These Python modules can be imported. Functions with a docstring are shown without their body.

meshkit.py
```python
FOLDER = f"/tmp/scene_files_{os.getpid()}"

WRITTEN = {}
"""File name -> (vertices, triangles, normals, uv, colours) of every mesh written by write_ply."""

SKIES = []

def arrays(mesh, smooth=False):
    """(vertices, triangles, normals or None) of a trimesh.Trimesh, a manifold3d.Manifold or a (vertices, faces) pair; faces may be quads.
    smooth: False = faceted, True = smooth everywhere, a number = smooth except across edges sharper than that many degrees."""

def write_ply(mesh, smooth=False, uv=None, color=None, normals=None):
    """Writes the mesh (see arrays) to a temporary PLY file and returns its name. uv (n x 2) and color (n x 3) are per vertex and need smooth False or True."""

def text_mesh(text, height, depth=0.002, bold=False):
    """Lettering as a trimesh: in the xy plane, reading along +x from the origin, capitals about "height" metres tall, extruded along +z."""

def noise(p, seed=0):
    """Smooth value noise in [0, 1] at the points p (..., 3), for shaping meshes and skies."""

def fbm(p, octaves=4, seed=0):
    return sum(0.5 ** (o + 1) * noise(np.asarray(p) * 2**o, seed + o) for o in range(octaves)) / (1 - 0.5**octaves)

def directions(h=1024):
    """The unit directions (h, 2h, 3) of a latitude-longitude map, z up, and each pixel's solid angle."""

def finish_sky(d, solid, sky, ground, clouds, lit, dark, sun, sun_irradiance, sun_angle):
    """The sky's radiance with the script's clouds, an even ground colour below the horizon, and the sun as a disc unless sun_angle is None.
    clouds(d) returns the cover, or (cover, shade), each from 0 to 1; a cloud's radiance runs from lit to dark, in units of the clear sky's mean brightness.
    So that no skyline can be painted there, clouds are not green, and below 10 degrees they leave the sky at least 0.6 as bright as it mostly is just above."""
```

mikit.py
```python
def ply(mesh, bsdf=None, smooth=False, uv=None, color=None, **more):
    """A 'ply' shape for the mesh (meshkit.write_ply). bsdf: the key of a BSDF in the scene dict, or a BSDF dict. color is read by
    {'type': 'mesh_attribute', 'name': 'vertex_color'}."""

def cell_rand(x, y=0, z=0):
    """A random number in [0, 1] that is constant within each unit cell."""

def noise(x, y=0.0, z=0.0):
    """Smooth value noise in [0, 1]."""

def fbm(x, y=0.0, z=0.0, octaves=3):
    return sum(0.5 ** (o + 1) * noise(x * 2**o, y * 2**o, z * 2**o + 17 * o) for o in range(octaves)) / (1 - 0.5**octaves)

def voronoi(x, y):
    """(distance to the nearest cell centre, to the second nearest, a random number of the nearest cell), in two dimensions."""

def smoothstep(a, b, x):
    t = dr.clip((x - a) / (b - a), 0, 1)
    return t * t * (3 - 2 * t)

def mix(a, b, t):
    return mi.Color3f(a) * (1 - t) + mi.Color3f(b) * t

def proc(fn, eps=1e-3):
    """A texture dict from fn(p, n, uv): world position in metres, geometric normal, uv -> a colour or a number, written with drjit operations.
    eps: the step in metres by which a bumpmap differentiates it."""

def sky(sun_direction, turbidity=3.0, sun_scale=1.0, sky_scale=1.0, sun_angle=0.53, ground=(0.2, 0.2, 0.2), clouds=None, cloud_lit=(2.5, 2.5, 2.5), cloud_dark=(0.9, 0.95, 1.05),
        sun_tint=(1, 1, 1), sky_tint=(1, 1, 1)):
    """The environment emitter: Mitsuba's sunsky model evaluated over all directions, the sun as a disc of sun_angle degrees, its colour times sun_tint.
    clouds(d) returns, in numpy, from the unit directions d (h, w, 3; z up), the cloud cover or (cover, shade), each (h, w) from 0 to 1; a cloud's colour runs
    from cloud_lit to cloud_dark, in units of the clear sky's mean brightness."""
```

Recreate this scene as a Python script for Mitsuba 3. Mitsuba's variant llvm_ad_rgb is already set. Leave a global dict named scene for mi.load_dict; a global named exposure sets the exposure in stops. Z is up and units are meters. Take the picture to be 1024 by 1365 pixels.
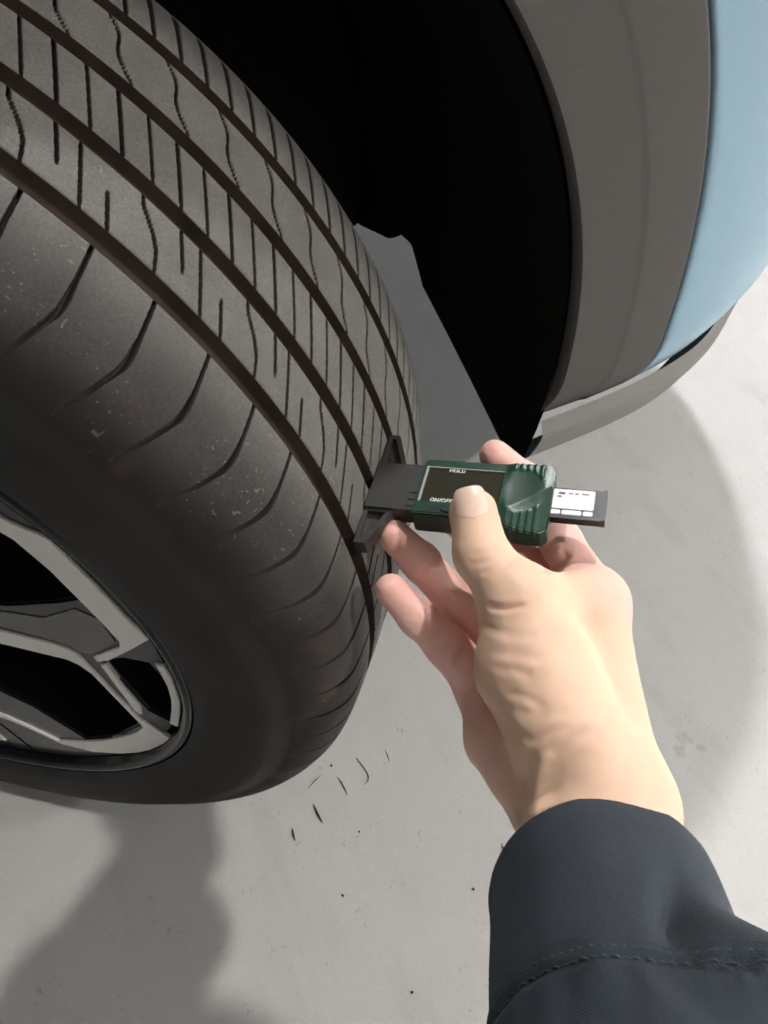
import math, random
import numpy as np, trimesh, mitsuba as mi, drjit as dr
import manifold3d as m3
from shapely.geometry import Polygon, box as sbox
from shapely import affinity
import mikit, meshkit
from mikit import proc, noise, fbm, smoothstep, mix, cell_rand

rng = np.random.default_rng(7)
T = mi.ScalarTransform4f
scene, labels = {}, {}

# ------------------------------------------------------------------ camera, lights, exposure
exposure = 0.08
# world: x = forward along the car, y = inwards (to the car's left), z = up, front right wheel above the origin
EYE = np.array([0.11241904, -0.48437963, 0.73552679])
M = np.array([[0.8924231356, -0.3529453444, 0.2810881195],      # columns: the camera's right, down, forward
              [-0.4511207350, -0.6863289086, 0.5704758643],
              [-0.0084278981, -0.6359105386, -0.7717167598]])
FOCAL = 1049.45
scene['camera'] = {'type': 'perspective', 'fov_axis': 'x', 'fov': math.degrees(2 * math.atan(512 / FOCAL)), 'near_clip': 0.02, 'far_clip': 60.0,
                   'to_world': T().look_at(origin=EYE.tolist(), target=(EYE + M[:, 2]).tolist(), up=(-M[:, 1]).tolist())}
LAMPS = [  # x, y, z, radius, radiance: the garage's ceiling lamps, the last two added for fill
    (1.62, -1.78, 2.82, 0.07, (1780, 1700, 1600)),
    (1.48, 1.05, 2.82, 0.07, (1500, 1500, 1500)),
    (5.40, -3.20, 2.85, 0.35, (220, 219, 218)),  # added lamp, unseen: brightens the floor under the car
    (-1.8, -2.6, 2.90, 0.35, (7.5, 7.3, 7)),  # added fill from behind the person, unseen
]


def at(px, py, z):
    """The point at depth z (metres) seen at pixel px, py of the photograph."""
    return EYE + M @ np.array([(px - 512) / FOCAL * z, (py - 682.5) / FOCAL * z, z])


# ------------------------------------------------------------------ materials
def rgb(r, g, b):
    return {'type': 'rgb', 'value': [r, g, b]}


def mat(name, base, rough=0.5, two=True, **k):
    d = {'type': 'principled', 'base_color': base if isinstance(base, dict) else rgb(*base), 'roughness': rough, **k}
    scene[name] = {'type': 'twosided', 'bsdf': d} if two else d


def f_floor(p, n, uv):
    big = fbm(p.x * 2.2, p.y * 2.2, 3.0, octaves=3)
    mid = fbm(p.x * 19, p.y * 19, 9.0, octaves=3)
    fine = noise(p.x * 900, p.y * 900, 1.0)
    c = mix((0.478, 0.472, 0.462), (0.528, 0.522, 0.512), big * 0.4 + mid * 0.6)
    speck = smoothstep(0.86, 0.93, noise(p.x * 420, p.y * 420, 4.0)) * smoothstep(0.6, 0.75, noise(p.x * 60, p.y * 60, 7.0))
    scuff = smoothstep(0.6, 0.8, fbm(p.x * 30, p.y * 9, 2.0)) * 0.05
    q = 0.0 * p.x
    for sx, sy, sr in ((0.500, -0.338, 0.008), (0.512, -0.330, 0.009), (0.520, -0.345, 0.007)):
        d = dr.sqrt(dr.square(p.x - sx) + dr.square(p.y - sy)) + 0.006 * noise(p.x * 300, p.y * 300, 5.0)
        q = dr.maximum(q, 1 - smoothstep(sr * 0.6, sr * 1.4, d))
    c = mix(c, (0.36, 0.31, 0.30), 0.35 * q)
    return c * (0.965 + 0.07 * fine) * (1 - 0.18 * speck) * (1 - scuff)


def f_tread(p, n, uv):        # uv.x = metres round the tyre, uv.y = metres across
    a, b = uv.x, uv.y
    g = fbm(a * 60, b * 60, 1.0, octaves=3)
    fine = noise(a * 1500, b * 1500, 2.0)
    c = mix((0.094, 0.089, 0.082), (0.125, 0.1185, 0.110), g) * (0.85 + 0.3 * fine)
    brown = smoothstep(0.52, 0.68, fbm(a * 22, b * 30, 5.0)) * smoothstep(0.092, 0.108, dr.abs(b))
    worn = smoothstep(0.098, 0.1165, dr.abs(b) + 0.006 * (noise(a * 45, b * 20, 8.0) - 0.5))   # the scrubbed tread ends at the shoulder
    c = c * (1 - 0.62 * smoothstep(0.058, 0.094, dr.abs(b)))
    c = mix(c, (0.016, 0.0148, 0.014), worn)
    c = mix(c, (0.066, 0.034, 0.028), brown * 0.6)
    crumbs = smoothstep(0.88, 0.94, noise(a * 700, b * 700, 3.0)) * smoothstep(0.6, 0.75, noise(a * 40, b * 40, 6.0))
    c = mix(c, (0.33, 0.31, 0.28), crumbs * 0.22)
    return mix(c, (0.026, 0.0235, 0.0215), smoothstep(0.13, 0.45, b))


def f_side(p, n, uv):
    a, b = uv.x, uv.y
    g = fbm(a * 40, b * 60, 1.0, octaves=3)
    c = mix((0.009, 0.0086, 0.0083), (0.016, 0.0152, 0.0145), g)
    return mix(c, (0.05, 0.03, 0.025), smoothstep(0.55, 0.72, fbm(a * 25, b * 25, 5.0)) * smoothstep(0.3, 0.32, b) * 0.5)


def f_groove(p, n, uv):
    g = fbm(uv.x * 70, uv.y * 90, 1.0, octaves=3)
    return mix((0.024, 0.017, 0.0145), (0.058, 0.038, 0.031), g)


def f_clad(p, n, uv):
    return mi.Color3f(0.071, 0.0665, 0.062) * (0.9 + 0.2 * noise(p.x * 1300, p.y * 1300, p.z * 1300))


def f_clad_bump(p, n, uv):
    return noise(p.x * 1400, p.y * 1400, p.z * 1400)


def f_twill(p, n, uv):
    w = dr.sin((uv.x + uv.y) * 2 * math.pi / 0.0013)
    lo = fbm(uv.x * 40, uv.y * 40, 1.0)
    c = mix((0.030, 0.038, 0.048), (0.043, 0.053, 0.064), 0.5 + 0.5 * w)
    return c * (0.8 + 0.4 * lo) * (0.9 + 0.2 * noise(uv.x * 2500, uv.y * 2500))


def f_cuff(p, n, uv):
    w = dr.sin((uv.x + uv.y) * 2 * math.pi / 0.0011)
    lo = fbm(uv.x * 40, uv.y * 40, 1.0)
    return mix((0.036, 0.044, 0.055), (0.045, 0.054, 0.065), 0.5 + 0.5 * w) * (0.85 + 0.3 * lo) * (0.85 + 0.3 * noise(uv.x * 2500, uv.y * 2500))


mat('m_floor', proc(f_floor), 0.62, specular=0.3)
mat('m_wall', (0.62, 0.61, 0.59), 0.8)
mat('m_ceiling', (0.60, 0.59, 0.57), 0.9)
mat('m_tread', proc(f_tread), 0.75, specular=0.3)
mat('m_side', proc(f_side), 0.6, specular=0.25)
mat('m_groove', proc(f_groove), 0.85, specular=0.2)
mat('m_rim_black', (0.008, 0.008, 0.010), 0.12, specular=0.35)
mat('m_rim_grey', (0.64, 0.63, 0.61), 0.42, metallic=0.25)
mat('m_rim_dark', (0.085, 0.083, 0.078), 0.35, metallic=0.2)
mat('m_paint', (0.17, 0.30, 0.39), 0.22, specular=0.7, clearcoat=1.0, clearcoat_gloss=0.9)
mat('m_clad', proc(f_clad), 0.62, specular=0.35)
mat('m_lip', (0.175, 0.17, 0.162), 0.55, specular=0.35)
mat('m_liner', (0.0045, 0.0045, 0.0045), 0.8, specular=0.1)

mat('m_twill', proc(f_twill), 0.9, specular=0.15, sheen=0.6)
mat('m_cuff', proc(f_cuff), 0.9, specular=0.15, sheen=0.6)
mat('m_thread', (0.045, 0.058, 0.066), 0.8, specular=0.2)
mat('m_green', (0.008, 0.038, 0.022), 0.35, specular=0.5)
mat('m_black', (0.034, 0.033, 0.031), 0.38, specular=0.5)
mat('m_slide', (0.012, 0.012, 0.012), 0.35, specular=0.5)
mat('m_screen', (0.030, 0.029, 0.020), 0.20, specular=0.4)
mat('m_lit_bevel', (0.30, 0.33, 0.29), 0.30, specular=0.5)  # pale tone standing for light caught on the window's bevel
mat('m_white', (0.80, 0.82, 0.80), 0.4)
mat('m_print', (0.10, 0.11, 0.11), 0.6)
mat('m_letter', (0.62, 0.66, 0.62), 0.5)
mat('m_shred', (0.02, 0.02, 0.02), 0.8)
mat('m_lamp_metal', (0.5, 0.5, 0.5), 0.4, metallic=0.6)
mat('m_nail', (0.78, 0.55, 0.45), 0.32, specular=0.45)
scene['m_skin'] = {'type': 'twosided', 'bsdf': {'type': 'principled', 'base_color': {'type': 'mesh_attribute', 'name': 'vertex_color'}, 'roughness': 0.52, 'specular': 0.35, 'sheen': 0.15}}


# ------------------------------------------------------------------ helpers
def numbered(key):
    if key not in scene and key not in labels:
        return key
    k = 1
    while f'{key}_{k:03d}' in scene or f'{key}_{k:03d}' in labels:
        k += 1
    return f'{key}_{k:03d}'


def obj(name, mesh, material, parent=None, label=None, category=None, group=None, kind=None, **k):
    key = numbered((parent + '__' if parent else '') + name)
    scene[key] = mikit.ply(mesh, material, **k)
    d = {a: b for a, b in (('label', label), ('category', category), ('group', group), ('kind', kind)) if b}
    if d:
        labels[key] = d
    return key


def thing(name, label, category, group=None):
    key = numbered(name)
    labels[key] = {'label': label, 'category': category, **({'group': group} if group else {})}
    return key


def place(mesh, B, o, s=1.0):
    """A mesh in local axes (columns of B) and origin o."""
    m = mesh.copy()
    m.vertices = np.asarray(o) + (np.asarray(m.vertices) * s) @ np.asarray(B).T
    if np.linalg.det(B) < 0:
        m.invert()
    return m


def grid_faces(nu, nv, closed_u=False):
    i, j = np.meshgrid(np.arange(nu if closed_u else nu - 1), np.arange(nv - 1), indexing='ij')
    i2 = (i + 1) % nu
    q = np.stack([i * nv + j, i2 * nv + j, i2 * nv + j + 1, i * nv + j + 1], -1).reshape(-1, 4)
    return np.vstack([q[:, [0, 1, 2]], q[:, [0, 2, 3]]])


def tm(v, f):
    return trimesh.Trimesh(np.asarray(v).reshape(-1, 3), f, process=False)


def rounded_box(sx, sy, sz, r, n=12):
    s = m3.Manifold.sphere(r, n)
    h = m3.Manifold.batch_hull([s.translate([a * (sx / 2 - r), b * (sy / 2 - r), c * (sz / 2 - r)]) for a in (-1, 1) for b in (-1, 1) for c in (-1, 1)])
    return from_m3(h)


def from_m3(h):
    g = h.to_mesh()
    return trimesh.Trimesh(g.vert_properties[:, :3], g.tri_verts, process=False)


def to_m3(m):
    m = m.copy()
    m.merge_vertices()
    return m3.Manifold(m3.Mesh(np.asarray(m.vertices, np.float32), np.asarray(m.faces, np.uint32)))


def tube(pts, rad, sides=8, cap=True):
    p = np.asarray(pts, float)
    t = np.gradient(p, axis=0)
    t /= np.linalg.norm(t, axis=1, keepdims=True) + 1e-12
    a = np.cross(t, [0.31, 0.2, 0.93])
    a /= np.linalg.norm(a, axis=1, keepdims=True)
    b = np.cross(t, a)
    w = np.arange(sides) * 2 * np.pi / sides
    r = np.broadcast_to(rad, (len(p),))
    v = p[:, None] + r[:, None, None] * (np.cos(w)[None, :, None] * a[:, None] + np.sin(w)[None, :, None] * b[:, None])
    n = len(p)
    i, j = np.meshgrid(np.arange(n - 1), np.arange(sides), indexing='ij')
    q = np.stack([i * sides + j, i * sides + (j + 1) % sides, (i + 1) * sides + (j + 1) % sides, (i + 1) * sides + j], -1).reshape(-1, 4)
    f = np.vstack([q[:, [0, 1, 2]], q[:, [0, 2, 3]]])
    v = np.vstack([v.reshape(-1, 3), p[0], p[-1]])
    k = np.arange(sides)
    f = np.vstack([f, np.stack([(k + 1) % sides, k, np.full(sides, n * sides)], 1), np.stack([(n - 1) * sides + k, (n - 1) * sides + (k + 1) % sides, np.full(sides, n * sides + 1)], 1)])
    m = tm(v, f)
    m.fix_normals()
    return m


def spline(pts, n=60):
    from scipy.interpolate import CubicSpline
    p = np.asarray(pts, float)
    u = np.r_[0, np.cumsum(np.linalg.norm(np.diff(p, axis=0), axis=1))]
    return CubicSpline(u, p)(np.linspace(0, u[-1], n))


def surface_nets(d, o, h):
    """The zero surface of the distance grid d (origin o, step h), one vertex per cell that it crosses."""
    s = d < 0
    nx, ny, nz = d.shape
    c = [s[i:nx - 1 + i, j:ny - 1 + j, k:nz - 1 + k] for i in (0, 1) for j in (0, 1) for k in (0, 1)]
    tot = sum(x.astype(np.int8) for x in c)
    act = (tot > 0) & (tot < 8)
    idx = -np.ones(act.shape, np.int64)
    I = np.argwhere(act)
    idx[act] = np.arange(len(I))
    acc, cnt = np.zeros((len(I), 3)), np.zeros(len(I))
    corner = [(i, j, k) for i in (0, 1) for j in (0, 1) for k in (0, 1)]
    for a in range(8):
        for b in range(a + 1, 8):
            A, Bc = np.array(corner[a]), np.array(corner[b])
            if np.abs(A - Bc).sum() != 1:
                continue
            da, db = d[tuple((I + A).T)], d[tuple((I + Bc).T)]
            x = (da < 0) != (db < 0)
            t = da[x] / (da[x] - db[x])
            acc[x] += A + t[:, None] * (Bc - A)
            cnt[x] += 1
    v = o + h * (I + acc / cnt[:, None])
    faces = []
    for ax in range(3):
        e = np.eye(3, dtype=int)
        u, w = e[(ax + 1) % 3], e[(ax + 2) % 3]
        lo = s[tuple(slice(0, n - (1 if i == ax else 0)) for i, n in enumerate(d.shape))]
        hi = s[tuple(slice(1 if i == ax else 0, n) for i, n in enumerate(d.shape))]
        P = np.argwhere(lo != hi)
        P = P[(P[:, (ax + 1) % 3] > 0) & (P[:, (ax + 2) % 3] > 0) & (P[:, (ax + 1) % 3] < d.shape[(ax + 1) % 3] - 1) & (P[:, (ax + 2) % 3] < d.shape[(ax + 2) % 3] - 1)]
        q = np.stack([idx[tuple((P - u - w).T)], idx[tuple((P - w).T)], idx[tuple(P.T)], idx[tuple((P - u).T)]], 1)
        flip = ~lo[tuple(P.T)]
        q[flip] = q[flip][:, ::-1]
        faces.append(q)
    q = np.vstack(faces)
    return trimesh.Trimesh(v, np.vstack([q[:, [0, 1, 2]], q[:, [0, 2, 3]]]), process=False)


def cone_sd(p, a, b, ra, rb):
    """Distance to a tapering capsule (close enough)."""
    ba = b - a
    t = np.clip(((p - a) @ ba) / (ba @ ba), 0, 1)
    return np.linalg.norm(p - a - t[..., None] * ba, axis=-1) - (ra + t * (rb - ra))


def smin(a, b, k):
    h = np.clip(0.5 + 0.5 * (b - a) / k, 0, 1)
    return b + h * (a - b) - k * h * (1 - h)


# ------------------------------------------------------------------ the garage
def slab(x0, x1, y0, y1, z0, z1):
    return trimesh.creation.box(bounds=[[x0, y0, z0], [x1, y1, z1]])


obj('floor', slab(-6, 8, -7, 7, -0.1, 0), 'm_floor', kind='structure')
obj('ceiling', slab(-6, 8, -7, 7, 3.0, 3.1), 'm_ceiling', kind='structure')
obj('wall_front', slab(8, 8.1, -7, 7, 0, 3), 'm_wall', kind='structure')
obj('wall_back', slab(-6.1, -6, -7, 7, 0, 3), 'm_wall', kind='structure')
obj('wall_left', slab(-6, 8, 7, 7.1, 0, 3), 'm_wall', kind='structure')
obj('wall_right', slab(-6, 8, -7.1, -7, 0, 3), 'm_wall', kind='structure')

for x, y, z, r, e in LAMPS:
    lp = thing('ceiling_lamp', 'round ceiling lamp of the garage ' + {1.62: 'beside the car, ahead of the person', 1.48: 'above the front of the car', 5.40: 'farthest ahead, added to light the floor under the car'}.get(x, 'behind the person, added as weak fill'), 'lamp', 'garage ceiling lamps')
    h = trimesh.creation.annulus(r + 0.004, r + 0.03, 3.0 - z + 0.01)
    obj('housing', h.apply_translation([x, y, (3.0 + z - 0.01) / 2]), 'm_lamp_metal', lp)
    key = obj('diffuser', trimesh.creation.cylinder(r, 0.02, sections=40).apply_translation([x, y, z + 0.02]), 'm_white', lp)
    scene[key]['emitter'] = {'type': 'area', 'radiance': rgb(*e)}

# ------------------------------------------------------------------ the car
car = thing('car', 'pale blue car with grey wheel-arch cladding and its front wheel turned out', 'car')
R = 0.335
AX = np.array([-0.655174117, -0.755477912, 0.0])      # the wheel's axis, outwards
FW = np.array([0.755477912, -0.655174117, 0.0])       # the wheel's own forward
UP = np.array([0, 0, 1.0])
HUB = np.array([0, 0, R])


def wheel_pts(th, s, r):
    """Wheel coordinates (angle in degrees from forward to up, metres across outwards, radius) -> world."""
    a = np.radians(th)
    return HUB + (np.cos(a) * r)[..., None] * FW + (np.sin(a) * r)[..., None] * UP + np.asarray(s)[..., None] * AX


def crown(s):
    x = np.abs(s)
    pts = np.array([(0, .335), (.03, .3346), (.06, .3334), (.08, .3319), (.09, .3300), (.100, .3250), (.108, .3185), (.1135, .311), (.117, .3025), (.1185, .294)])
    from scipy.interpolate import PchipInterpolator
    return PchipInterpolator(pts[:, 0], pts[:, 1])(np.clip(x, 0, .1185))


THETA = np.r_[np.arange(-36, 80, 0.075), np.arange(80, 324, 0.4)]
GROOVES = [(.0595, .0052), (.0215, .0047), (-.0180, .0045), (-.0590, .0043)]     # centre, half width
DEPTH = 0.0078


def wrap(x, per):
    return (x + per / 2) % per - per / 2


def smooth01(a, b, x):
    t = np.clip((x - a) / (b - a), 0, 1)
    return t * t * (3 - 2 * t)


def sipe(d, half, depth):           # d in metres from the middle line
    return depth * np.clip(2.2 * (1 - np.abs(d) / (half * 1.35)), 0, 1)


def sipes(rib, th, s):
    mm, per_deg = s * 1000, R * math.pi / 180
    out = np.zeros_like(th)

    def line(theta, per, half, depth, lo=-999, hi=999, soft=1.0):
        m = smooth01(lo - soft, lo + soft, mm) * (1 - smooth01(hi - soft, hi + soft, mm))
        return sipe(wrap(th - theta, per) * per_deg, half, depth) * m

    if rib == 0:      # outer shoulder
        c = np.interp(mm, [64, 68, 83, 92, 96, 101, 108, 115], [.85, .7, .2, -.08, -.12, .08, .45, 1.0])
        half = np.interp(mm, [64, 82, 88, 95, 101, 108, 114], [.0006, .00065, .0010, .0011, .0007, .0006, .0005])
        dep = np.interp(mm, [64, 98, 106, 113.5, 116.5], [.0055, .005, .0036, .0018, 0])
        out = sipe(wrap(th - c, 5) * per_deg, half, dep)
    elif rib == 1:
        cs = np.interp(mm, [22, 25, 31, 39, 45, 50, 57], [5.75, 5.65, 5.05, 3.55, 2.7, 2.3, 1.8])
        out = np.maximum(out, line(cs, 10, .00046, .0055))
        out = np.maximum(out, line(0.25 - (mm - 28) * .0915, 10, .00046, .0055))
        out = np.maximum(out, line(2.1 - (mm - 27.5) * .1, 10, .0005, .0055, -99, 43))
        out = np.maximum(out, line(7.2 - (mm - 39) * .0925, 10, .0005, .0055, 39, 99))
    elif rib == 2:
        out = np.maximum(out, line(4.75 - mm * .1, 5, .0006, .006))
        out = np.maximum(out, line(2.25 - mm * .1, 5, .00044, .005))
    elif rib == 3:
        c = 3.35 - (mm + 40) * .137 + .35 * np.sin((mm + 40) / 15 * math.pi)
        out = np.maximum(out, line(c, 5, .00046, .0055))
    else:
        c = .1 - .095 * (mm + 68)
        half = np.interp(-mm, [62, 80, 90, 110], [.0006, .0009, .0013, .001])
        dep = np.interp(-mm, [62, 100, 112, 116], [.005, .005, .001, 0])
        out = sipe(wrap(th - c, 2.5) * per_deg, half, dep)
    return out


def rib_mesh(rib, s_list, floor_left, floor_right):
    """Rows across from outside to inside; floor_*: the rib's wall goes down to the groove there."""
    s = np.array(s_list)
    drop = np.zeros(len(s))
    lift = np.zeros(len(s))
    if floor_left:
        s = np.r_[s[0], s[0] - .0005, s[1:]]
        drop = np.r_[.0006, 0.0, drop[1:]]
    if floor_right:
        s = np.r_[s[:-1], s[-1] + .0005, s[-1]]
        drop = np.r_[drop[:-1], 0, .0006]
    th, ss = np.meshgrid(THETA, s, indexing='ij')
    d = np.maximum(sipes(rib, th, ss), drop[None, :])
    r = crown(ss) - d
    v = wheel_pts(th, ss, r)
    f = grid_faces(len(THETA), len(s), True)
    # uv.y carries, beyond the place across, how deep in a sipe the rubber lies; the colour darkens with that depth
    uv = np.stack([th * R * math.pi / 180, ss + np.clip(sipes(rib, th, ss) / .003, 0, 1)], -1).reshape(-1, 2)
    m = tm(v, f)
    return m, uv


def add_tire():
    # carcass: side walls and the floors of the grooves
    prof = [(.119, .240), (.1215, .246), (.1235, .256), (.1250, .270), (.1245, .283), (.1215, .293), (.1185, .2975), (.1165, .3035), (.1130, .3110), (.106, .317), (.095, .3225), (.08, .3245), (.06, .3248), (0, .3260)]
    prof = prof + [(-a, b) for a, b in prof[-2::-1]]
    prof = spline(np.array(prof), 90)
    prof[:, 1] -= 0
    # thin moulded rings on the outer side wall
    for s0 in (.252, .262, .2875):
        w = np.abs(prof[:, 1] - s0) < .0012
        prof[w & (prof[:, 0] > 0), 0] += .0006
    th, k = np.meshgrid(np.arange(0, 360, 0.8), np.arange(len(prof)), indexing='ij')
    v = wheel_pts(th, prof[k, 0], prof[k, 1])
    m = tm(v, grid_faces(th.shape[0], len(prof), True))
    uv = np.stack([th * R * math.pi / 180, prof[k, 1]], -1).reshape(-1, 2)
    tire = obj('tire', m, 'm_side', car, smooth=True, uv=uv)
    labels[tire] = {'label': 'black tyre with a dusty grey tread'}
    e = GROOVES
    spans = [np.r_[np.linspace(.1180, .09, 26), np.linspace(.0885, e[0][0] + e[0][1], 16)],
             np.linspace(e[0][0] - e[0][1], e[1][0] + e[1][1], 22), np.linspace(e[1][0] - e[1][1], e[2][0] + e[2][1], 24),
             np.linspace(e[2][0] - e[2][1], e[3][0] + e[3][1], 24), np.r_[np.linspace(e[3][0] - e[3][1], -.09, 18), np.linspace(-.0915, -.1180, 20)]]
    for i, s in enumerate(spans):
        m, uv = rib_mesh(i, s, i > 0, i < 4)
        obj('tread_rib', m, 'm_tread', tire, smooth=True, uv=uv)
    for c, h in e:
        w = np.array([1, .985, .93, .86, .74, .4, -.4, -.74, -.86, -.93, -.985, -1])
        dp = np.array([.0005, .0016, .0045, .0068, .0078, .0078, .0078, .0078, .0068, .0045, .0016, .0005])
        th, k = np.meshgrid(np.arange(0, 360, 0.25), np.arange(len(w)), indexing='ij')
        ss = c + h * w[k]
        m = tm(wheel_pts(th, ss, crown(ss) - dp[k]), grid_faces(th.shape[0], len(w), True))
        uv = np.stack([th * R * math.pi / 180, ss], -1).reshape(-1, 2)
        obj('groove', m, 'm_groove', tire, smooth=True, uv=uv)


def lathe(prof, n=180):
    p = np.asarray(prof, float)
    th, k = np.meshgrid(np.arange(n) * 360 / n, np.arange(len(p)), indexing='ij')
    return tm(wheel_pts(th, p[k, 0], p[k, 1]), grid_faces(n, len(p), True))


WB = np.array([FW, UP, AX]).T      # wheel plane axes: forward, up, outwards


def face_piece(poly, s0, s1, bevel=0.0012):
    """A polygon of the wheel plane (mm) as a plate from s0 to s1, its front edge bevelled."""
    P = affinity.scale(poly, .001, .001, origin=(0, 0)) if poly.area > 1 else poly
    c = m3.CrossSection([np.array(P.exterior.coords)[:-1]] + [np.array(i.coords)[:-1] for i in P.interiors], m3.FillRule.EvenOdd)
    a = c.extrude(s1 - s0 - bevel).translate([0, 0, s0])
    inner = c.offset(-bevel, m3.JoinType.Miter)
    if inner.area() > 0:
        a = a + inner.extrude(bevel * 1.001).translate([0, 0, s1 - bevel])
    return place(from_m3(a), WB, HUB)


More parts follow.
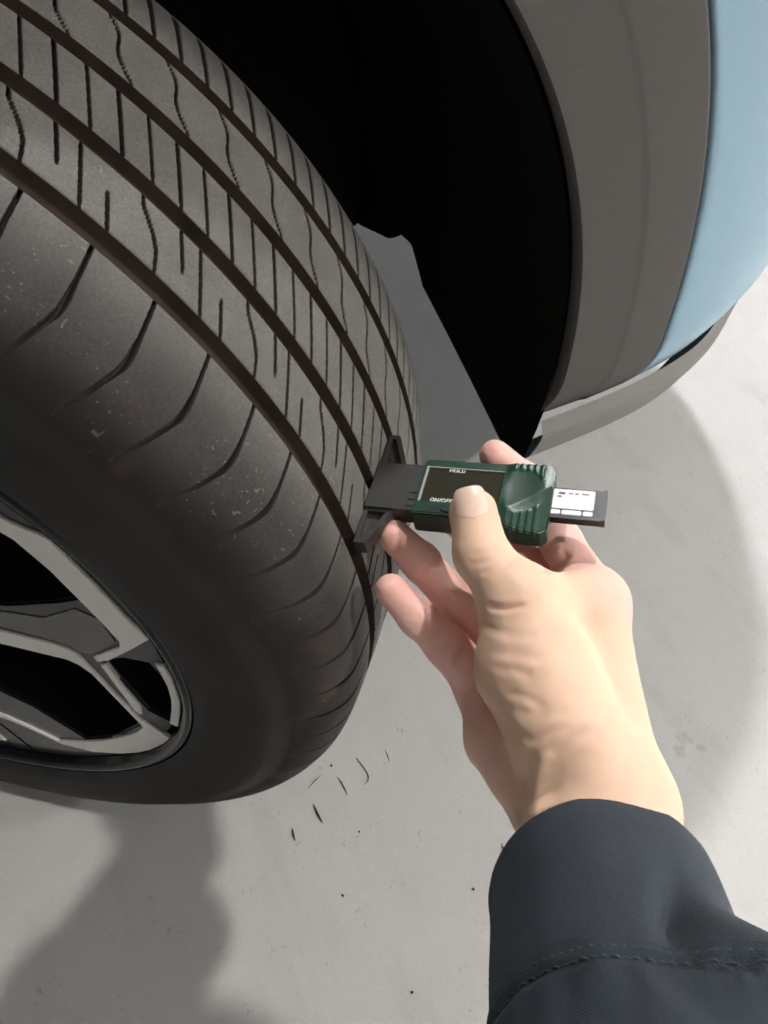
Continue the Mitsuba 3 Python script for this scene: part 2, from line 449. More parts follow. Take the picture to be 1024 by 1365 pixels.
def add_rim():
    prof = spline([(.1165, .2395), (.1195, .2390), (.1205, .2362), (.1195, .2335), (.1155, .2315), (.108, .2285), (.095, .222), (.06, .210), (.0, .205), (-.06, .21), (-.1, .23), (-.105, .239)], 60)
    rim = obj('wheel_rim', lathe(prof), 'm_rim_black', car, smooth=True)
    labels[rim] = {'label': 'black alloy wheel with machined grey faces'}
    a = lathe([(-.02, .001), (-.02, .15), (-.022, .19), (-.06, .212)], 120)  # dark backing disc put in so nothing shows through between the spokes
    obj('backing_disc', a, 'm_liner', rim, smooth=30)
    win_a = Polygon([(166, 106), (183, 80), (191, 58), (176, 49), (136, 31), (95, 24), (60, 40), (85, 90), (130, 122)])
    win_b = Polygon([(92, -22), (157, -23), (166, -37), (175, -66), (184, -98), (155, -134), (124, -156), (96, -116), (62, -92), (52, -60), (60, -30)])
    pocket = Polygon([(185, -12), (199, -3), (214, -2), (221, -25), (219, -46), (208, -80), (197, -72), (193, -50), (188, -30)])
    ring = Polygon([(226.5 * math.cos(t), 226.5 * math.sin(t)) for t in np.linspace(0, 2 * math.pi, 180, endpoint=False)])
    band = Polygon([(160, 135), (166, 128), (174, 119), (181, 115.5), (193, 111), (197, 102), (207, 76), (215, 52), (224, 31), (208, 13), (188, -8), (180, -13), (178, -8), (196, 9), (201, 13), (203, 20), (198, 38), (183, 82), (172, 103), (165, 109), (152, 128)])
    vee = Polygon([(95, 3), (123, -1), (152, -2), (162, -4), (168, -10), (173, -30), (179, -56), (188, -88), (203, -109), (194, -124), (180, -142), (166, -155), (150, -166), (123, -178), (101, -178), (96, -172), (110, -165), (123, -159), (140, -148), (154, -136), (167, -124), (178, -112), (185, -101), (184, -95), (174, -53), (169, -32), (164, -24), (157, -20), (114, -19.5), (90, -18)])
    line3 = Polygon([(48, -142), (62, -147), (77, -156), (96, -171), (103, -177), (98, -179), (77, -163), (60, -154), (46, -150)])
    seg = Polygon([(220, 2), (225.5, 2), (227, -12), (225, -43), (221, -61), (214, -85), (209, -82), (215, -62), (219, -44), (221, -25)])
    dark = Polygon([(134, 24), (158, 27), (184, 46), (197, 40), (200, 17), (178, -6), (168, -8), (165, -3), (153, 0), (123, 2), (110, 10), (112, 18)])
    edge2 = Polygon([(180, -16), (185, -14), (188, -40), (193, -64), (190, -80), (186, -74)])
    for k in range(3):
        rot = lambda p: affinity.rotate(p, 120 * k, origin=(0, 0))  # noqa: E731
        sector = Polygon([(0, 0)] + [(400 * math.cos(math.radians(a)), 400 * math.sin(math.radians(a))) for a in np.linspace(-75, 45, 30)])
        plate = ring.intersection(sector).difference(win_a).difference(win_b).difference(pocket)
        sp = obj('spoke', face_piece(rot(plate), .066, .1127, .0015), 'm_rim_black', rim, smooth=25)
        for p in (band, vee, line3, seg, edge2):
            obj('machined_face', face_piece(rot(p), .1115, .1142, .0005), 'm_rim_grey', rim, smooth=25)
        obj('spoke_flank', face_piece(rot(dark), .110, .1133, .0006), 'm_rim_dark', rim, smooth=25)
    obj('hub_cap', lathe([(.100, .034), (.119, .034), (.121, .031), (.1215, .001)], 48), 'm_rim_black', rim, smooth=25)


add_tire()
add_rim()

# the body, arch round (ACX, ACH) seen from the side
ACX, ACH, RA, RB = 0.050, 0.335, 0.412, 0.515
PLAN = spline([(-1.05, -.113), (-.4, -.113), (.2, -.113), (.45, -.113), (.54, -.1115), (.60, -.105), (.655, -.0935), (.715, -.0755), (.771, -.050), (.83, -.008), (.88, .06), (.915, .17), (.94, .4), (.95, .79)], 700)
PLAN_S = np.r_[0, np.cumsum(np.linalg.norm(np.diff(PLAN, axis=0), axis=1))] - 1.05


def body(s, h, inset=0.0):
    """Point of the body at path length s (= x along the flank) and height h, pushed inwards by inset."""
    s, h = np.broadcast_arrays(np.asarray(s, float), np.asarray(h, float))
    x, y = np.interp(s, PLAN_S, PLAN[:, 0]), np.interp(s, PLAN_S, PLAN[:, 1])
    e = 1e-3
    tx, ty = np.interp(s + e, PLAN_S, PLAN[:, 0]) - np.interp(s - e, PLAN_S, PLAN[:, 0]), np.interp(s + e, PLAN_S, PLAN[:, 1]) - np.interp(s - e, PLAN_S, PLAN[:, 1])
    l = np.hypot(tx, ty) + 1e-9
    nx, ny = -ty / l, tx / l                                    # inwards
    tuck = inset + 0.12 * np.clip((h - .60) / .18, 0, 1) ** 2 + 0.022 * np.clip((.31 - h) / .06, 0, 1.2) ** 2 + 0.016 * smooth01(.60, .80, s) * np.clip((.46 - h) / .2, 0, 1.05) ** 2
    return np.stack([x + nx * tuck, y + ny * tuck, h], -1)


def arch_pts(phi, r, inset=0.0):
    a = np.radians(phi)
    return body(ACX + r * np.cos(a), ACH + r * np.sin(a), inset)


HB = 0.252                          # the body's lower edge
ph0 = -math.degrees(math.asin((ACH - HB) / RB))
# grey cladding round the arch
ph = np.linspace(-11.8, 192, 260)
rows = [(RA + .004, .020), (RA + .0005, .012), (RA, .006), (RA + .002, .003), (RA + .006, .0025), (RA + .048, .0015), (RA + .052, .0005), (RA + .056, .0), (RB - .004, -.0005), (RB - .001, .0005), (RB, .004), (RB, .012)]
pp, kk = np.meshgrid(ph, np.arange(len(rows)), indexing='ij')
rr, ii = np.array(rows)[kk, 0], np.array(rows)[kk, 1]
low = (ACH + rr * np.sin(np.radians(pp)))
clad = arch_pts(pp, rr, ii)
clad[..., 2] = np.maximum(clad[..., 2], HB - .002)
obj('wheel_arch_cladding', tm(clad, grid_faces(len(ph), len(rows))), 'm_clad', car, label='dark grey cladding round the wheel arch', smooth=40)
# painted flank and bumper
ph = np.unique(np.r_[np.linspace(ph0, 180 - ph0, 180), np.linspace(ph0, 20, 60), [math.degrees(math.atan2(.75 - ACH, 1.6))]])
S0, S1, HT = -1.04, PLAN_S[-1], .75
a = np.radians(ph)
with np.errstate(divide='ignore'):
    tx = np.where(np.cos(a) > 0, (S1 - ACX) / np.cos(a), (S0 - ACX) / np.cos(a))
    ty = np.where(np.sin(a) > 0, (HT - ACH) / np.sin(a), (HB - ACH) / np.sin(a))
ext = np.minimum(np.where(tx > 0, tx, 9), np.where(ty > 0, ty, 9))
ext = np.maximum(ext, RB + .001)
u = np.r_[0, .001, .004, np.linspace(.01, 1, 70)]
aa, uu = np.meshgrid(a, u, indexing='ij')
rr = RB + .0015 + (np.minimum(ext, 3)[:, None] - RB - .0015) * uu
ins = np.where(uu == 0, .012, np.where(uu < .002, .002, 0.0))
ins = np.broadcast_to(ins, rr.shape)
paint = body(ACX + rr * np.cos(aa), ACH + rr * np.sin(aa), ins)
obj('bumper_cover', tm(paint, grid_faces(len(ph), len(u))), 'm_paint', car, label='pale blue painted bumper and wing', smooth=40)
# lower lip under bumper and cladding
s = np.linspace(0, 1, 160) ** 1.3
prof = [(HB + .004, .012), (HB - .0005, .010), (HB - .002, .0085), (HB - .0045, .0075), (HB - .007, .005), (HB - .012, .0045), (.228, .0065), (.217, .0095), (.211, .014), (.208, .022), (.2075, .03), (.2085, .034)]
ss, kk = np.meshgrid(s, np.arange(len(prof)), indexing='ij')
P = np.array(prof)
hh = P[kk, 0]
start = ACX + np.sqrt((RA + .0015) ** 2 - (ACH - np.minimum(hh, HB)) ** 2)
ss = start + (S1 - start) * ss
rise = smooth01(.56, .74, ss)
hh = np.where(hh < HB - .006, hh + (HB - .007 - hh) * rise * .93, hh)
lip = body(ss, .31, P[kk, 1] + .012 * smooth01(.64, .76, ss))
lip[..., 2] = hh
obj('lower_lip', tm(lip, grid_faces(len(s), len(prof))), 'm_lip', car, label='grey lip under the bumper', smooth=30)
# black liner of the wheel arch: its lower edge climbs inwards
yy = np.linspace(-.098, .27, 60)
end = np.interp(yy, [-.098, -.07, .05, .114, .147, .17, .192, .261], [-18.2, -18.2, -13, -10.2, -6.2, -6.4, -8.7, -11.3])
k = np.linspace(0, 1, 120)
Y, K = np.meshgrid(yy, k, indexing='ij')
A = np.radians(end[:, None] + (198 - end[:, None]) * K)
outer = np.stack([ACX + .4145 * np.cos(A), Y, ACH + .4145 * np.sin(A)], -1)
inner = np.stack([ACX + .4110 * np.cos(A), Y, ACH + .4110 * np.sin(A)], -1)
v = np.concatenate([outer, inner[:, ::-1]], 1)
obj('wheel_arch_liner', tm(v, grid_faces(60, 240)), 'm_liner', car, smooth=40)
ph = np.linspace(-90, 270, 180)
kk = np.linspace(0, 1, 8)
pp, kk = np.meshgrid(ph, kk, indexing='ij')
wall = np.stack([ACX + .413 * kk * np.cos(np.radians(pp)), np.full_like(pp, .268), np.maximum(ACH + .413 * kk * np.sin(np.radians(pp)), .25)], -1)
obj('inner_wing', tm(wall, grid_faces(180, 8)), 'm_liner', car)

# bonnet, flat over the wings, out of the picture but over the wheel
top = body(np.linspace(S0, S1, 200), HT, 0)
rail = np.concatenate([top, (top * [1, -1, 1] + [0, 1.58, 0])[::-1][1:]])
cen = np.array([[.2, .79, .80]])
n = len(rail)
ring = [rail + (cen - rail) * w + np.array([0, 0, .05 * math.sin(w * math.pi / 2) - .06 * w]) for w in np.linspace(0, 1, 14)]
v = np.stack(ring, 1)
obj('bonnet', tm(v, grid_faces(n, 14)), 'm_paint', car, smooth=40)

# ------------------------------------------------------------------ the gauge
GB = np.array([[0.731385, -0.663922, -0.155832], [-0.660499, -0.746502, 0.080471], [0.169755, -0.044071, 0.9845]])
GO = np.array([0.23019, -0.228153, 0.411972])
gauge = thing('tread_depth_gauge', 'dark green digital tread depth gauge with black foot held against the tyre', 'gauge')


def gp(mesh):                       # gauge millimetres: x away from the tyre, y across it outwards, z up out of the face
    return place(mesh, GB, GO, .001)


X0, LEN, WID = 28.7, 69.4, 40.4


def gauge_body():
    c = m3.CrossSection([np.array([(X0, -19), (X0, 19), (X0 + 24, 19), (X0 + 40, 18.6), (X0 + 54, 21.4), (X0 + 66, 21.6), (X0 + 69.4, 18.5), (X0 + 69.4, -17.5), (X0 + 66.5, -20.6), (X0 + 50, -20.2), (X0 + 36, -19.6), (X0 + 10, -19.6)])], m3.FillRule.NonZero)
    c = c.offset(-2.2, m3.JoinType.Round).offset(2.2, m3.JoinType.Round, 2, 24)
    layers = [(-8.0, -3.0), (-7.6, -1.6), (-6.5, -.5), (-5, 0), (5.6, 0), (6.9, -.4), (7.7, -1.3), (8.0, -2.4)]
    parts = []
    for (z0, o0), (z1, o1) in zip(layers[:-1], layers[1:]):
        a, b = c.offset(o0, m3.JoinType.Round), c.offset(o1, m3.JoinType.Round)
        mid = c.offset((o0 + o1) / 2, m3.JoinType.Round)
        parts.append(mid.extrude(z1 - z0 + .002).translate([0, 0, z0]))
    b = m3.Manifold.batch_boolean(parts, m3.OpType.Add)
    return b


gb = gauge_body()
win = m3.Manifold.cube([42, 24.5, 6]).translate([X0 + 1.8, -14.5, 6.2])
gb = gb - win
gb = gb.refine_to_length(.95)


def sculpt(v):
    v = v.copy()
    x, y, z = v.T
    right = smooth01(X0 + 44, X0 + 48, x)
    up = (z > 4)
    # grip: a scoop in the middle, ribs beside it, the outer corner sloping down
    rad = ((x - (X0 + 53)) / 13.0) ** 2 + ((y + 2) / 13.5) ** 2
    scoop = np.clip(1 - rad, 0, 1) * right
    ribs = (0.5 + 0.5 * np.cos((x - X0) * 2 * np.pi / 3.5)) * smooth01(X0 + 46, X0 + 48, x) * (1 - smooth01(X0 + 64.5, X0 + 66, x)) * (rad > 1)
    slope = np.clip(((x - X0 - 44) / 24 + (y + 1) / 20 - .75) / 1.2, 0, 1)
    v[:, 2] += np.where(up, 0.6 * right - 0.9 * scoop + .6 * ribs - 5.0 * slope - .8 * np.clip((x - X0 - 62) / 7, 0, 1) ** 2, 0)
    side = np.abs(y) > 17.5
    v[:, 1] += np.where(side & (np.abs(z) < 7), np.sign(y) * .35 * ribs, 0)
    return v


g = from_m3(gb)
g.vertices = sculpt(np.asarray(g.vertices))
body_key = obj('body', gp(g), 'm_green', gauge, label='dark green plastic body', smooth=38)
fr = (m3.Manifold.cube([42, 24.5, 1.3]) - m3.Manifold.cube([44, 26, 9]).translate([1.0, .8, -2])).translate([X0 + 1.8, -14.5, 6.2])  # only left and top strips: the bevel's lit edges put in as pale colour
obj('lit_bevel', gp(from_m3(fr)), 'm_lit_bevel', gauge)
obj('screen', gp(slab(X0 + 2, X0 + 43.6, -14.3, 9.8, 6.0, 6.6)), 'm_screen', gauge, label='dark blank display')
# the lettering reads along +x with the face's up side at -y
for word, x, y, h in (('HOLD', X0 + 14.0, -11.6, 2.3), ('ON/OFF', X0 + 8.0, 9.2, 2.3)):
    t = meshkit.text_mesh(word, h, .35, bold=True)
    t.vertices = np.c_[t.vertices[:, 0] + x, -t.vertices[:, 1] + y, t.vertices[:, 2] + 6.7]
    t.invert()
    obj('lettering', gp(t), 'm_letter', gauge)
btn = trimesh.creation.cylinder(3.2, 1.2, sections=32)
for x, y in ((X0 + 20, 14.5),):
    b = btn.copy()
    b.vertices = b.vertices * [1.5, .62, 1] + [x, y, 8.1]
    obj('button', gp(b), 'm_green', gauge, smooth=30)
b = btn.copy()
b.vertices = b.vertices * [1.2, .45, 1] + [X0 + 20, -17.2, 7.6]
obj('button', gp(b), 'm_green', gauge, smooth=30)
# black foot: a block with two hollow wings that lie on the tread
blk = m3.Manifold.cube([27, 31, 11]).translate([2.6, -15.5, -5.5])
foot_poly = [(2.6, -37.9), (8.5, -37.9), (18, -15.4), (18, 15.4), (8.5, 37.9), (2.6, 37.9)]
wings = m3.CrossSection([np.array(foot_poly)], m3.FillRule.NonZero).extrude(9).translate([0, 0, -4.5])
hol = []
for sgn in (-1, 1):
    tri = np.array([(4.6, sgn * 35.2), (7.0, sgn * 35.0), (14.6, sgn * 17.2), (4.6, sgn * 17.2)])
    if sgn < 0:
        tri = tri[::-1]
    hol.append(m3.CrossSection([tri], m3.FillRule.NonZero).extrude(6).translate([0, 0, 1.2]))
foot = (wings - hol[0] - hol[1]) + blk.translate([0, 0, .8])
obj('foot', gp(from_m3(foot)), 'm_black', gauge, label='black plastic foot with two hollow wings', smooth=25)
for yy_ in (-5, 0, 5):
    obj('foot_rib', gp(slab(24.5, 28.4, 7 + yy_ * .9, 8.6 + yy_ * .9, 6.0, 6.9)), 'm_black', gauge)
pin = trimesh.creation.cylinder(1.4, 12, sections=20)
pin.apply_transform(trimesh.transformations.rotation_matrix(math.pi / 2, [0, 1, 0]))
obj('probe', gp(pin.apply_translation([1.5, 0, 0])), 'm_lamp_metal', gauge, smooth=40)
# slide with the printed scale
rod = from_m3(m3.Manifold.cube([40, 19.4, 4.4]).translate([X0 + LEN - 14, -10.4, -2.2]))
slide = obj('slide', gp(rod), 'm_slide', gauge, label='black slide with a white printed scale')


def flat(x0, x1, y0, y1, z0, z1, r=.9):
    c = m3.CrossSection([np.array([(x0, y0), (x1, y0), (x1, y1), (x0, y1)])], m3.FillRule.NonZero).offset(-r, m3.JoinType.Miter).offset(r, m3.JoinType.Round, 2, 16)
    return gp(from_m3(c.extrude(z1 - z0).translate([0, 0, z0])))


XE = X0 + LEN
for x0, x1, y0, y1 in ((XE - 2, XE + 20.5, -9.6, 3.0), (XE - 2, XE + 4.6, 3.8, 6.6), (XE + 5.2, XE + 15.0, 3.8, 6.6), (XE + 15.6, XE + 20.4, 3.8, 6.6)):
    obj('scale_label', flat(x0, x1, y0, y1, 2.2, 2.4), 'm_white', slide)
for x0, x1, y0, y1 in ((XE + 2.5, XE + 5.8, -7.6, -6.2), (XE + 7.5, XE + 9.5, -7.4, -6.6), (XE + 10.5, XE + 12.5, -7.4, -6.6), (XE + 14, XE + 17.5, -7.4, -6.6), (XE + 2.0, XE + 4.2, -5.2, -4.2)):
    obj('print_mark', gp(slab(x0, x1, y0, y1, 2.38, 2.45)), 'm_print', slide)
obj('end_stop', gp(from_m3(m3.Manifold.cube([1.6, 19.4, 5.4]).translate([XE + 24.8, -10.4, -2.4]))), 'm_slide', slide)

# ------------------------------------------------------------------ the person: right hand, wrist and sleeve
person = 'person'
J = dict(
    w1=at(756, 1075, .352), w2=at(829, 1075, .346), f1=EYE + M @ np.array([.077, .166, .288]), f2=EYE + M @ np.array([.098, .168, .284]),
    im=at(793, 803, .392), mm=at(772, 838, .410), rm=at(714, 884, .422), pm=at(650, 920, .410),
    ip=at(748, 722, .423), id=at(700, 642, .432), it=at(660, 607, .424),
    mp=at(698, 752, .437), md=at(630, 706, .438), mt=at(592, 684, .436),
    rp=at(613, 807, .424), rd=at(562, 750, .420), rt=at(525, 714, .418),
    pp=at(594, 860, .407), pd=at(556, 823, .401), pt=at(521, 786, .398),
    cm=at(748, 965, .350), tm=at(694, 806, .368), ti=at(642, 740, .3755), tt=at(631, 683, .3838),
    hy=at(668, 985, .390), hy2=at(700, 1035, .372), th=at(712, 888, .362), wb=at(764, 800, .384))


def hand_sd(p):
    c = lambda a, b, ra, rb: cone_sd(p, J[a], J[b], ra, rb)  # noqa: E731
    d = smin(c('w1', 'f1', .0185, .019), c('w2', 'f2', .0180, .019), .016)
    palm = c('im', 'w2', .0150, .0165)
    for a, b, ra, rb in (('mm', 'w2', .0150, .0185), ('rm', 'w1', .0145, .018), ('pm', 'hy', .0142, .0155), ('hy', 'w1', .0160, .0180), ('hy2', 'w1', .0150, .0185), ('im', 'mm', .0145, .0145), ('mm', 'rm', .0145, .014), ('rm', 'pm', .014, .0125)):
        palm = smin(palm, c(a, b, ra, rb), .012)
    palm = smin(palm, d, .016)
    palm = smin(palm, c('cm', 'w2', .0235, .0195), .014)
    thumb = smin(c('cm', 'th', .0225, .0255), c('th', 'tm', .0245, .0165), .012)
    thumb = smin(thumb, c('tm', 'ti', .0158, .0128), .010)
    thumb = smin(thumb, c('ti', 'tt', .0127, .0119), .005)
    palm = smin(palm, thumb, .010)
    palm = smin(palm, c('tm', 'wb', .0125, .0125), .014)
    out = palm
    for chain, rad in ((('im', 'ip', 'id', 'it'), (.0140, .0108, .0098, .0085)), (('mm', 'mp', 'md', 'mt'), (.0140, .0108, .0100, .0086)), (('rm', 'rp', 'rd', 'rt'), (.0138, .0106, .0100, .0088)), (('pm', 'pp', 'pd', 'pt'), (.0142, .0104, .0092, .0082))):
        f = None
        for i in range(3):
            e = c(chain[i], chain[i + 1], rad[i], rad[i + 1])
            f = e if f is None else smin(f, e, .0045)
        out = np.minimum(out, smin(palm, f, .006))
    return out


def build_hand():
    pts = np.array(list(J.values()))
    h = .0016
    lo, hi = pts.min(0) - .03, pts.max(0) + .03
    ax = [np.arange(a, b, h) for a, b in zip(lo, hi)]
    g = np.stack(np.meshgrid(*ax, indexing='ij'), -1)
    d = np.empty(g.shape[:3])
    for i in range(0, len(ax[0]), 16):
        d[i:i + 16] = hand_sd(g[i:i + 16])
    m = surface_nets(d, lo, h)
    parts = m.split(only_watertight=False)
    m = max(parts, key=lambda q: len(q.vertices))
    trimesh.smoothing.filter_taubin(m, iterations=12)
    for _ in range(6):              # pull in any vertex that the smoothing threw out
        e = m.edges_unique
        L = np.linalg.norm(m.vertices[e[:, 0]] - m.vertices[e[:, 1]], axis=1)
        bad = np.unique(e[L > .0045])
        if not len(bad):
            break
        w = np.array(m.vertices)
        for b in bad:
            w[b] = np.median(m.vertices[m.vertex_neighbors[b]], axis=0)
        m.vertices = w
    return m


hand = build_hand()
v = np.asarray(hand.vertices)
nrm = np.asarray(hand.vertex_normals)
cam = (v - EYE) @ M
px = np.stack([cam[:, 0] / cam[:, 2] * FOCAL + 512, cam[:, 1] / cam[:, 2] * FOCAL + 682.5], 1)
front = (nrm * (EYE - v)).sum(1) > 0


def seg_dist(q, line):
    best = np.full(len(q), 1e9)
    along = np.zeros(len(q))
    L = np.asarray(line, float)
    tot = np.linalg.norm(np.diff(L, axis=0), axis=1)
    acc = np.r_[0, np.cumsum(tot)] / tot.sum()
    for i in range(len(L) - 1):
        ab = L[i + 1] - L[i]
        t = np.clip(((q - L[i]) @ ab) / (ab @ ab), 0, 1)
        d = np.linalg.norm(q - L[i] - t[:, None] * ab, axis=1)
        w = d < best
        best[w], along[w] = d[w], acc[i] + t[w] * (acc[i + 1] - acc[i])
    return best, along


CREASES = [  # skin folds: line over the hand, depth in mm, half width in pixels, depth range
    ([(648, 808), (672, 811), (704, 807)], 1.0, 4, (0, .40)), ([(642, 835), (680, 845), (720, 846)], .45, 5, (0, .40)), ([(650, 868), (690, 872), (725, 880)], .35, 5, (0, .40)),
    ([(655, 890), (690, 895), (712, 902)], .35, 5, (0, .40)), ([(672, 922), (700, 928), (730, 946)], .45, 5, (0, .40)), ([(690, 950), (725, 952), (765, 948)], .3, 6, (0, .40)),
    ([(668, 960), (690, 980), (712, 988), (735, 975), (760, 965)], .5, 6, (0, .42)), ([(646, 905), (652, 940), (664, 968), (678, 990)], .8, 6, (0, .46)),
    ([(604, 889), (612, 877), (620, 864)], .55, 4, (.36, .46)), ([(572, 862), (585, 845), (594, 832)], .5, 4, (.36, .46)), ([(540, 826), (550, 810), (562, 800)], .3, 4, (.36, .46)),
    ([(615, 925), (630, 912), (645, 900)], .5, 5, (.36, .46)), ([(690, 1075), (697, 1040), (708, 1010), (720, 1000)], .7, 8, (0, .40)), ([(735, 1010), (760, 985), (790, 970)], .5, 8, (0, .40)),
    ([(628, 742), (650, 735), (668, 728)], .5, 4, (0, .395)), ([(622, 752), (650, 747), (672, 738)], .5, 4, (0, .395)), ([(640, 765), (662, 758), (684, 746)], .4, 4, (0, .395)),
    ([(722, 762), (742, 752), (760, 738)], .9, 5, (.36, .44)), ([(735, 745), (755, 735)], .5, 5, (.36, .44)), ([(556, 770), (572, 757), (586, 740)], .4, 4, (.36, .46))]
disp = np.zeros(len(v))
for line, depth, w, (z0, z1) in CREASES:
    d, al = seg_dist(px, line)
    fade = smooth01(0, .12, al) * (1 - smooth01(.88, 1, al))
    ok = front & (cam[:, 2] > z0) & (cam[:, 2] < z1)
    depth = depth * (1.15 if z0 == 0 else 1.7)
    disp += np.where(ok, .001 * depth * np.exp(-(d / w) ** 2) * fade - .0003 * depth * np.exp(-((d - 2.2 * w) / w) ** 2) * fade, 0)
for line, height, w in (([(716, 1085), (718, 1040), (724, 1012)], 1.6, 11), ([(560, 808), (566, 822)], .6, 12), ([(528, 712), (540, 722)], .5, 12)):
    d, al = seg_dist(px, line)
    disp -= np.where(front, .001 * height * np.exp(-(d / w) ** 2), 0)
disp = np.clip(disp, -.002, .0013)
disp += (meshkit.fbm(v * 220, 3, 5) - .5) * .0005
v = v - nrm * disp[:, None]
hand.vertices = v
# skin colours: palm and fingers pinker than the back of the hand and wrist
tan, pink, red = np.array([.74, .50, .36]), np.array([.79, .475, .41]), np.array([.64, .28, .24])
fing = np.minimum.reduce([cone_sd(v, J[a], J[b], 0, 0) for a, b in (('pm', 'pp'), ('pp', 'pt'), ('rm', 'rp'), ('rp', 'rt'), ('mm', 'mp'), ('mp', 'mt'), ('im', 'ip'), ('ip', 'it'), ('pm', 'hy'), ('hy', 'hy2'))])
wp = 1 - smooth01(.014, .026, fing)
tipd = np.minimum.reduce([np.linalg.norm(v - J[k], axis=1) for k in ('it', 'mt', 'rt', 'pt', 'tt')])
wr = (1 - smooth01(.006, .018, tipd)) * .35
mott = meshkit.fbm(v * 90, 3, 2)[:, None]
col = tan + (pink - tan) * wp[:, None]
col = col + (red - col) * (wr[:, None] + .25 * np.clip(disp[:, None] * 900, 0, 1))
col = col * (.92 + .16 * mott)
scene['person'] = mikit.ply(hand, 'm_skin', smooth=True, color=np.clip(col, 0, 1))
labels['person'] = {'label': 'right hand of a person in a dark navy jacket, thumb on the green gauge', 'category': 'person'}

# thumb nail, a curved plate on the back of the thumb's end
GZ = GB[:, 2]
tdir = J['tt'] - J['ti']
tdir /= np.linalg.norm(tdir)
tocam = EYE - J['tt']
tocam -= (tocam @ tdir) * tdir
tocam /= np.linalg.norm(tocam)
tside = np.cross(tdir, tocam)
nu, nv_ = 25, 27
uu, vv = np.meshgrid(np.linspace(-1, 1, nu), np.linspace(-1, 1, nv_), indexing='ij')
hw = .0086 * np.sqrt(np.clip(1 - np.clip(-(vv + .25) / .75, 0, 1) ** 2.4, .02, 1)) * np.sqrt(np.clip(1 - np.clip((vv - .55) / .45, 0, 1) ** 3 * .35, 0, 1))
al = uu * hw / .0120
aim = J['tt'] + tdir * .0012
base_r = .01205 + .0004 * (1 - np.abs(uu) ** 4) - .0016 * np.clip((vv - .1) / .9, 0, 1) ** 2
core = aim + (vv * .0084)[..., None] * tdir
cen_ = -.05
nail = core + base_r[..., None] * (np.cos(al + cen_)[..., None] * tocam + np.sin(al + cen_)[..., None] * tside)
obj('thumbnail', tm(nail, grid_faces(nu, nv_)), 'm_nail', person, smooth=True)

# sleeve: tube from the cuff to the elbow and up to the shoulder
cam3 = lambda *q: EYE + M @ np.array(q)  # noqa: E731
elbow = cam3(.212, .207, .128)
shoulder = np.array([.44, -1.00, .85])
path = spline([cam3(.0918, .1644, .3291), cam3(.0890, .1770, .3000), cam3(.0864, .1907, .2708), cam3(.098, .206, .225), cam3(.150, .212, .170), elbow, elbow + (shoulder - elbow) * .3, elbow + (shoulder - elbow) * .65, shoulder], 260)
arc = np.r_[0, np.cumsum(np.linalg.norm(np.diff(path, axis=0), axis=1))]
CUFF = arc[np.argmin(np.linalg.norm(path - cam3(.0864, .1907, .2708), axis=1))]
tt_ = np.gradient(path, axis=0)
tt_ /= np.linalg.norm(tt_, axis=1, keepdims=True)
n0, n1 = M @ np.array([-.077, .121, -1]), M @ np.array([-.238, .336, -1])      # how the cuff's two edges lie
k0, k1 = smooth01(0, CUFF, arc)[:, None], smooth01(CUFF, .14, arc)[:, None]
tt_ = (n0 / np.linalg.norm(n0) * (1 - k0) + n1 / np.linalg.norm(n1) * k0) * (1 - k1) + tt_ * k1
tt_ /= np.linalg.norm(tt_, axis=1, keepdims=True)
ref = EYE - path
ea = ref - (ref * tt_).sum(1, keepdims=True) * tt_
ea = np.where(np.linalg.norm(ea, axis=1, keepdims=True) > 1e-6, ea, [[0, 0, 1.0]])
ea0 = ea[0] / np.linalg.norm(ea[0])
frames = [ea0]
for i in range(1, len(path)):
    e_ = frames[-1] - (frames[-1] @ tt_[i]) * tt_[i]
    frames.append(e_ / np.linalg.norm(e_))
ea = np.array(frames)
eb = np.cross(tt_, ea)


def sleeve_mesh(a0, a1, thick, rad, folds, nphi=220, n=None):
    """Cloth tube between two path lengths, closed over its thickness."""
    n = n or max(12, int((a1 - a0) / .0016))
    la = np.linspace(a0, a1, n)
    C = np.stack([np.interp(la, arc, path[:, k]) for k in range(3)], 1)
    A = np.stack([np.interp(la, arc, ea[:, k]) for k in range(3)], 1)
    B = np.stack([np.interp(la, arc, eb[:, k]) for k in range(3)], 1)
    phi = np.linspace(0, 2 * np.pi, nphi, endpoint=False)
    ph_, l_ = np.meshgrid(phi, la, indexing='ij')
    r = rad(l_) + folds(ph_, l_)
    dirs = np.cos(ph_)[..., None] * A[None] + np.sin(ph_)[..., None] * B[None]
    out = C[None] + r[..., None] * dirs
    inn = C[None, ::-1] + (r - thick)[:, ::-1, None] * dirs[:, ::-1]
    edge = C[None, -1:] + (r - thick / 2)[:, -1:, None] * dirs[:, -1:] + tt_[-1] * 0
    v = np.concatenate([out, inn, out[:, :1]], 1)
    uv = np.concatenate([np.stack([ph_ * .05, l_], -1), np.stack([ph_ * .05, l_[:, ::-1]], -1), np.stack([ph_ * .05, l_], -1)[:, :1]], 1)
    return tm(v, grid_faces(nphi, v.shape[1], True)), uv.reshape(-1, 2)


def rad(l):
    return np.interp(l, [0, .02, .05, .07, .10, .15, .22, .30, .42, .60], [.0480, .0482, .0488, .0496, .0535, .061, .068, .074, .084, .092])


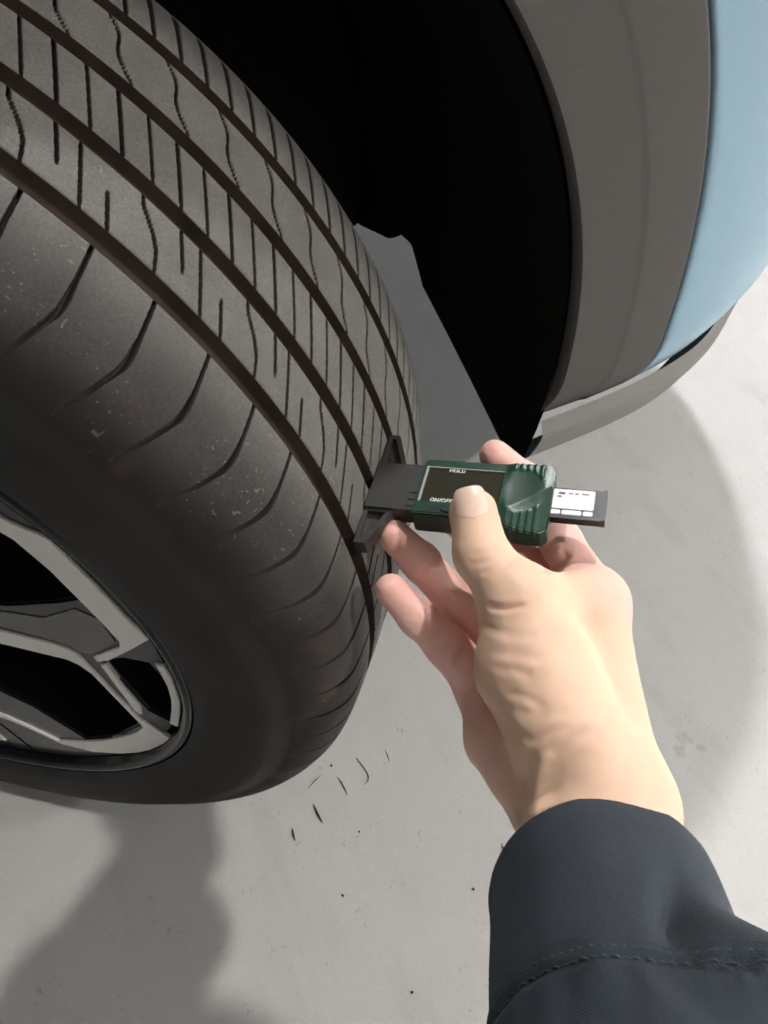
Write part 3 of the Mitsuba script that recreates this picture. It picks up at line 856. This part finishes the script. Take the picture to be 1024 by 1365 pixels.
def folds(ph, l):
    q = np.stack([np.cos(ph) * 2.2, np.sin(ph) * 2.2, l * 16], -1)
    w = smooth01(.055, .10, l)
    f = (meshkit.fbm(q, 3, 3) - .5) * (.0012 + .018 * w)
    dphi = (ph - PHI_R + np.pi) % (2 * np.pi) - np.pi
    c = dphi * -np.sign(PHI_R)          # positive towards the camera's side of the sleeve
    b = ((ph - PHI_B + np.pi) % (2 * np.pi) - np.pi) * -np.sign(PHI_R)
    f += .022 * np.exp(-(b / .42) ** 2 - ((l - .060) / .018) ** 2) - .009 * np.exp(-((b - .50 - (l - .05) * 5) / .13) ** 2 - ((l - .048) / .013) ** 2)
    f += (meshkit.noise(np.stack([ph * 26, l * 420, l * 0], -1), 4) - .5) * .0055 * np.exp(-((c - 1.0) / .26) ** 2 - ((l - CUFF - .004) / .007) ** 2)
    f += .0035 * smooth01(CUFF + .001, CUFF + .012, l)
    f -= .0024 * np.exp(-((l - CUFF - .0038) / .0019) ** 2)
    return f


right = M[:, 0]
PHI_R = math.atan2(right @ eb[0], right @ ea[0])
bump = M @ np.array([1, -1, -.2])
PHI_B = math.atan2(bump @ eb[0], bump @ ea[0])
m, uv = sleeve_mesh(0, CUFF, .0035, rad, folds)
sleeve = 'person__jacket_sleeve'
m2, uv2 = sleeve_mesh(CUFF - .004, arc[-1], .002, lambda l: rad(l) + .0012, folds)
scene[sleeve] = mikit.ply(m2, 'm_twill', smooth=True, uv=uv2)
labels[sleeve] = {'label': 'dark navy twill jacket sleeve'}
obj('cuff', m, 'm_cuff', sleeve, label='plain dark navy cuff band', smooth=True, uv=uv)
for off, lift, r_ in ((-.0012, .0006, .0007), (.0022, .0008, .0006)):      # the stitched seams along the cuff
    ph_ = np.linspace(0, 2 * np.pi, 400)
    l_ = np.full_like(ph_, CUFF + off) + .0004 * np.sin(ph_ * 60)
    C_ = np.array([[np.interp(CUFF + off, arc, q[:, k]) for k in range(3)] for q in (path, ea, eb)])
    rr_ = rad(l_) + folds(ph_, l_) + lift + .0004 * np.sin(ph_ * 90)
    obj('seam', tube(C_[0] + rr_[:, None] * (np.cos(ph_)[:, None] * C_[1] + np.sin(ph_)[:, None] * C_[2]), r_, 6), 'm_thread', sleeve, smooth=True)


# ------------------------------------------------------------------ bits on the floor
def floor_at(px_, py_):
    d = M @ np.array([(px_ - 512) / FOCAL, (py_ - 682.5) / FOCAL, 1.0])
    return EYE + d * (-EYE[2] / d[2])


SHREDS = [
    ([(418, 1072), (422, 1082), (430, 1097)], .0010, 'thickest dark rubber shred on the floor, a bold slanting stroke right of the tyre foot'),
    ([(450, 1036), (456, 1045), (463, 1060)], .0006, 'thin slanting rubber shred between the bold stroke and the hooked shred'),
    ([(475, 1010), (486, 1025), (491, 1040), (484, 1046)], .0005, 'hooked curl of thin rubber on the floor, its end bent back'),
    ([(390, 1104), (391, 1112), (394, 1121)], .0008, 'short upright rubber shred, lowest and leftmost of the strokes by the tyre'),
    ([(428, 1034), (418, 1043), (411, 1051)], .0004, 'fine rubber hair leaning the other way, nearest the tyre'),
    ([(514, 1000), (517, 1008), (519, 1015)], .0004, 'tiny fine rubber hair right of the hooked curl, towards the fingers'),
    ([(668, 1124), (671, 1132), (673, 1142)], .0006, 'thin rubber shred lying just left of the jacket cuff'),
    ([(456, 1192), (458, 1196)], .0009, 'small dark rubber crumb alone on the open floor left of the sleeve'),
    ([(630, 1184), (632, 1187)], .0011, 'small dark rubber crumb close to the left edge of the sleeve'),
    ([(441, 1020), (443, 1022)], .0012, 'round dark rubber crumb at the tyre edge above the shreds'),
    ([(478, 1108), (480, 1110)], .0009, 'small rubber crumb right of the bold slanting shred'),
    ([(548, 1324), (551, 1322)], .0011, 'dark rubber crumb lowest in the picture, on the floor near the bottom edge')]
for line, r, says in SHREDS:
    p = np.array([floor_at(*q) for q in line]) + [0, 0, r * .9]
    p = spline(p, 14) if len(p) > 2 else np.linspace(p[0], p[1], 6)
    obj('rubber_shred', tube(p, r * np.sin(np.linspace(.25, math.pi - .25, len(p))), 6), 'm_shred', None, says, 'rubber shred', 'rubber shreds on the floor', smooth=True)
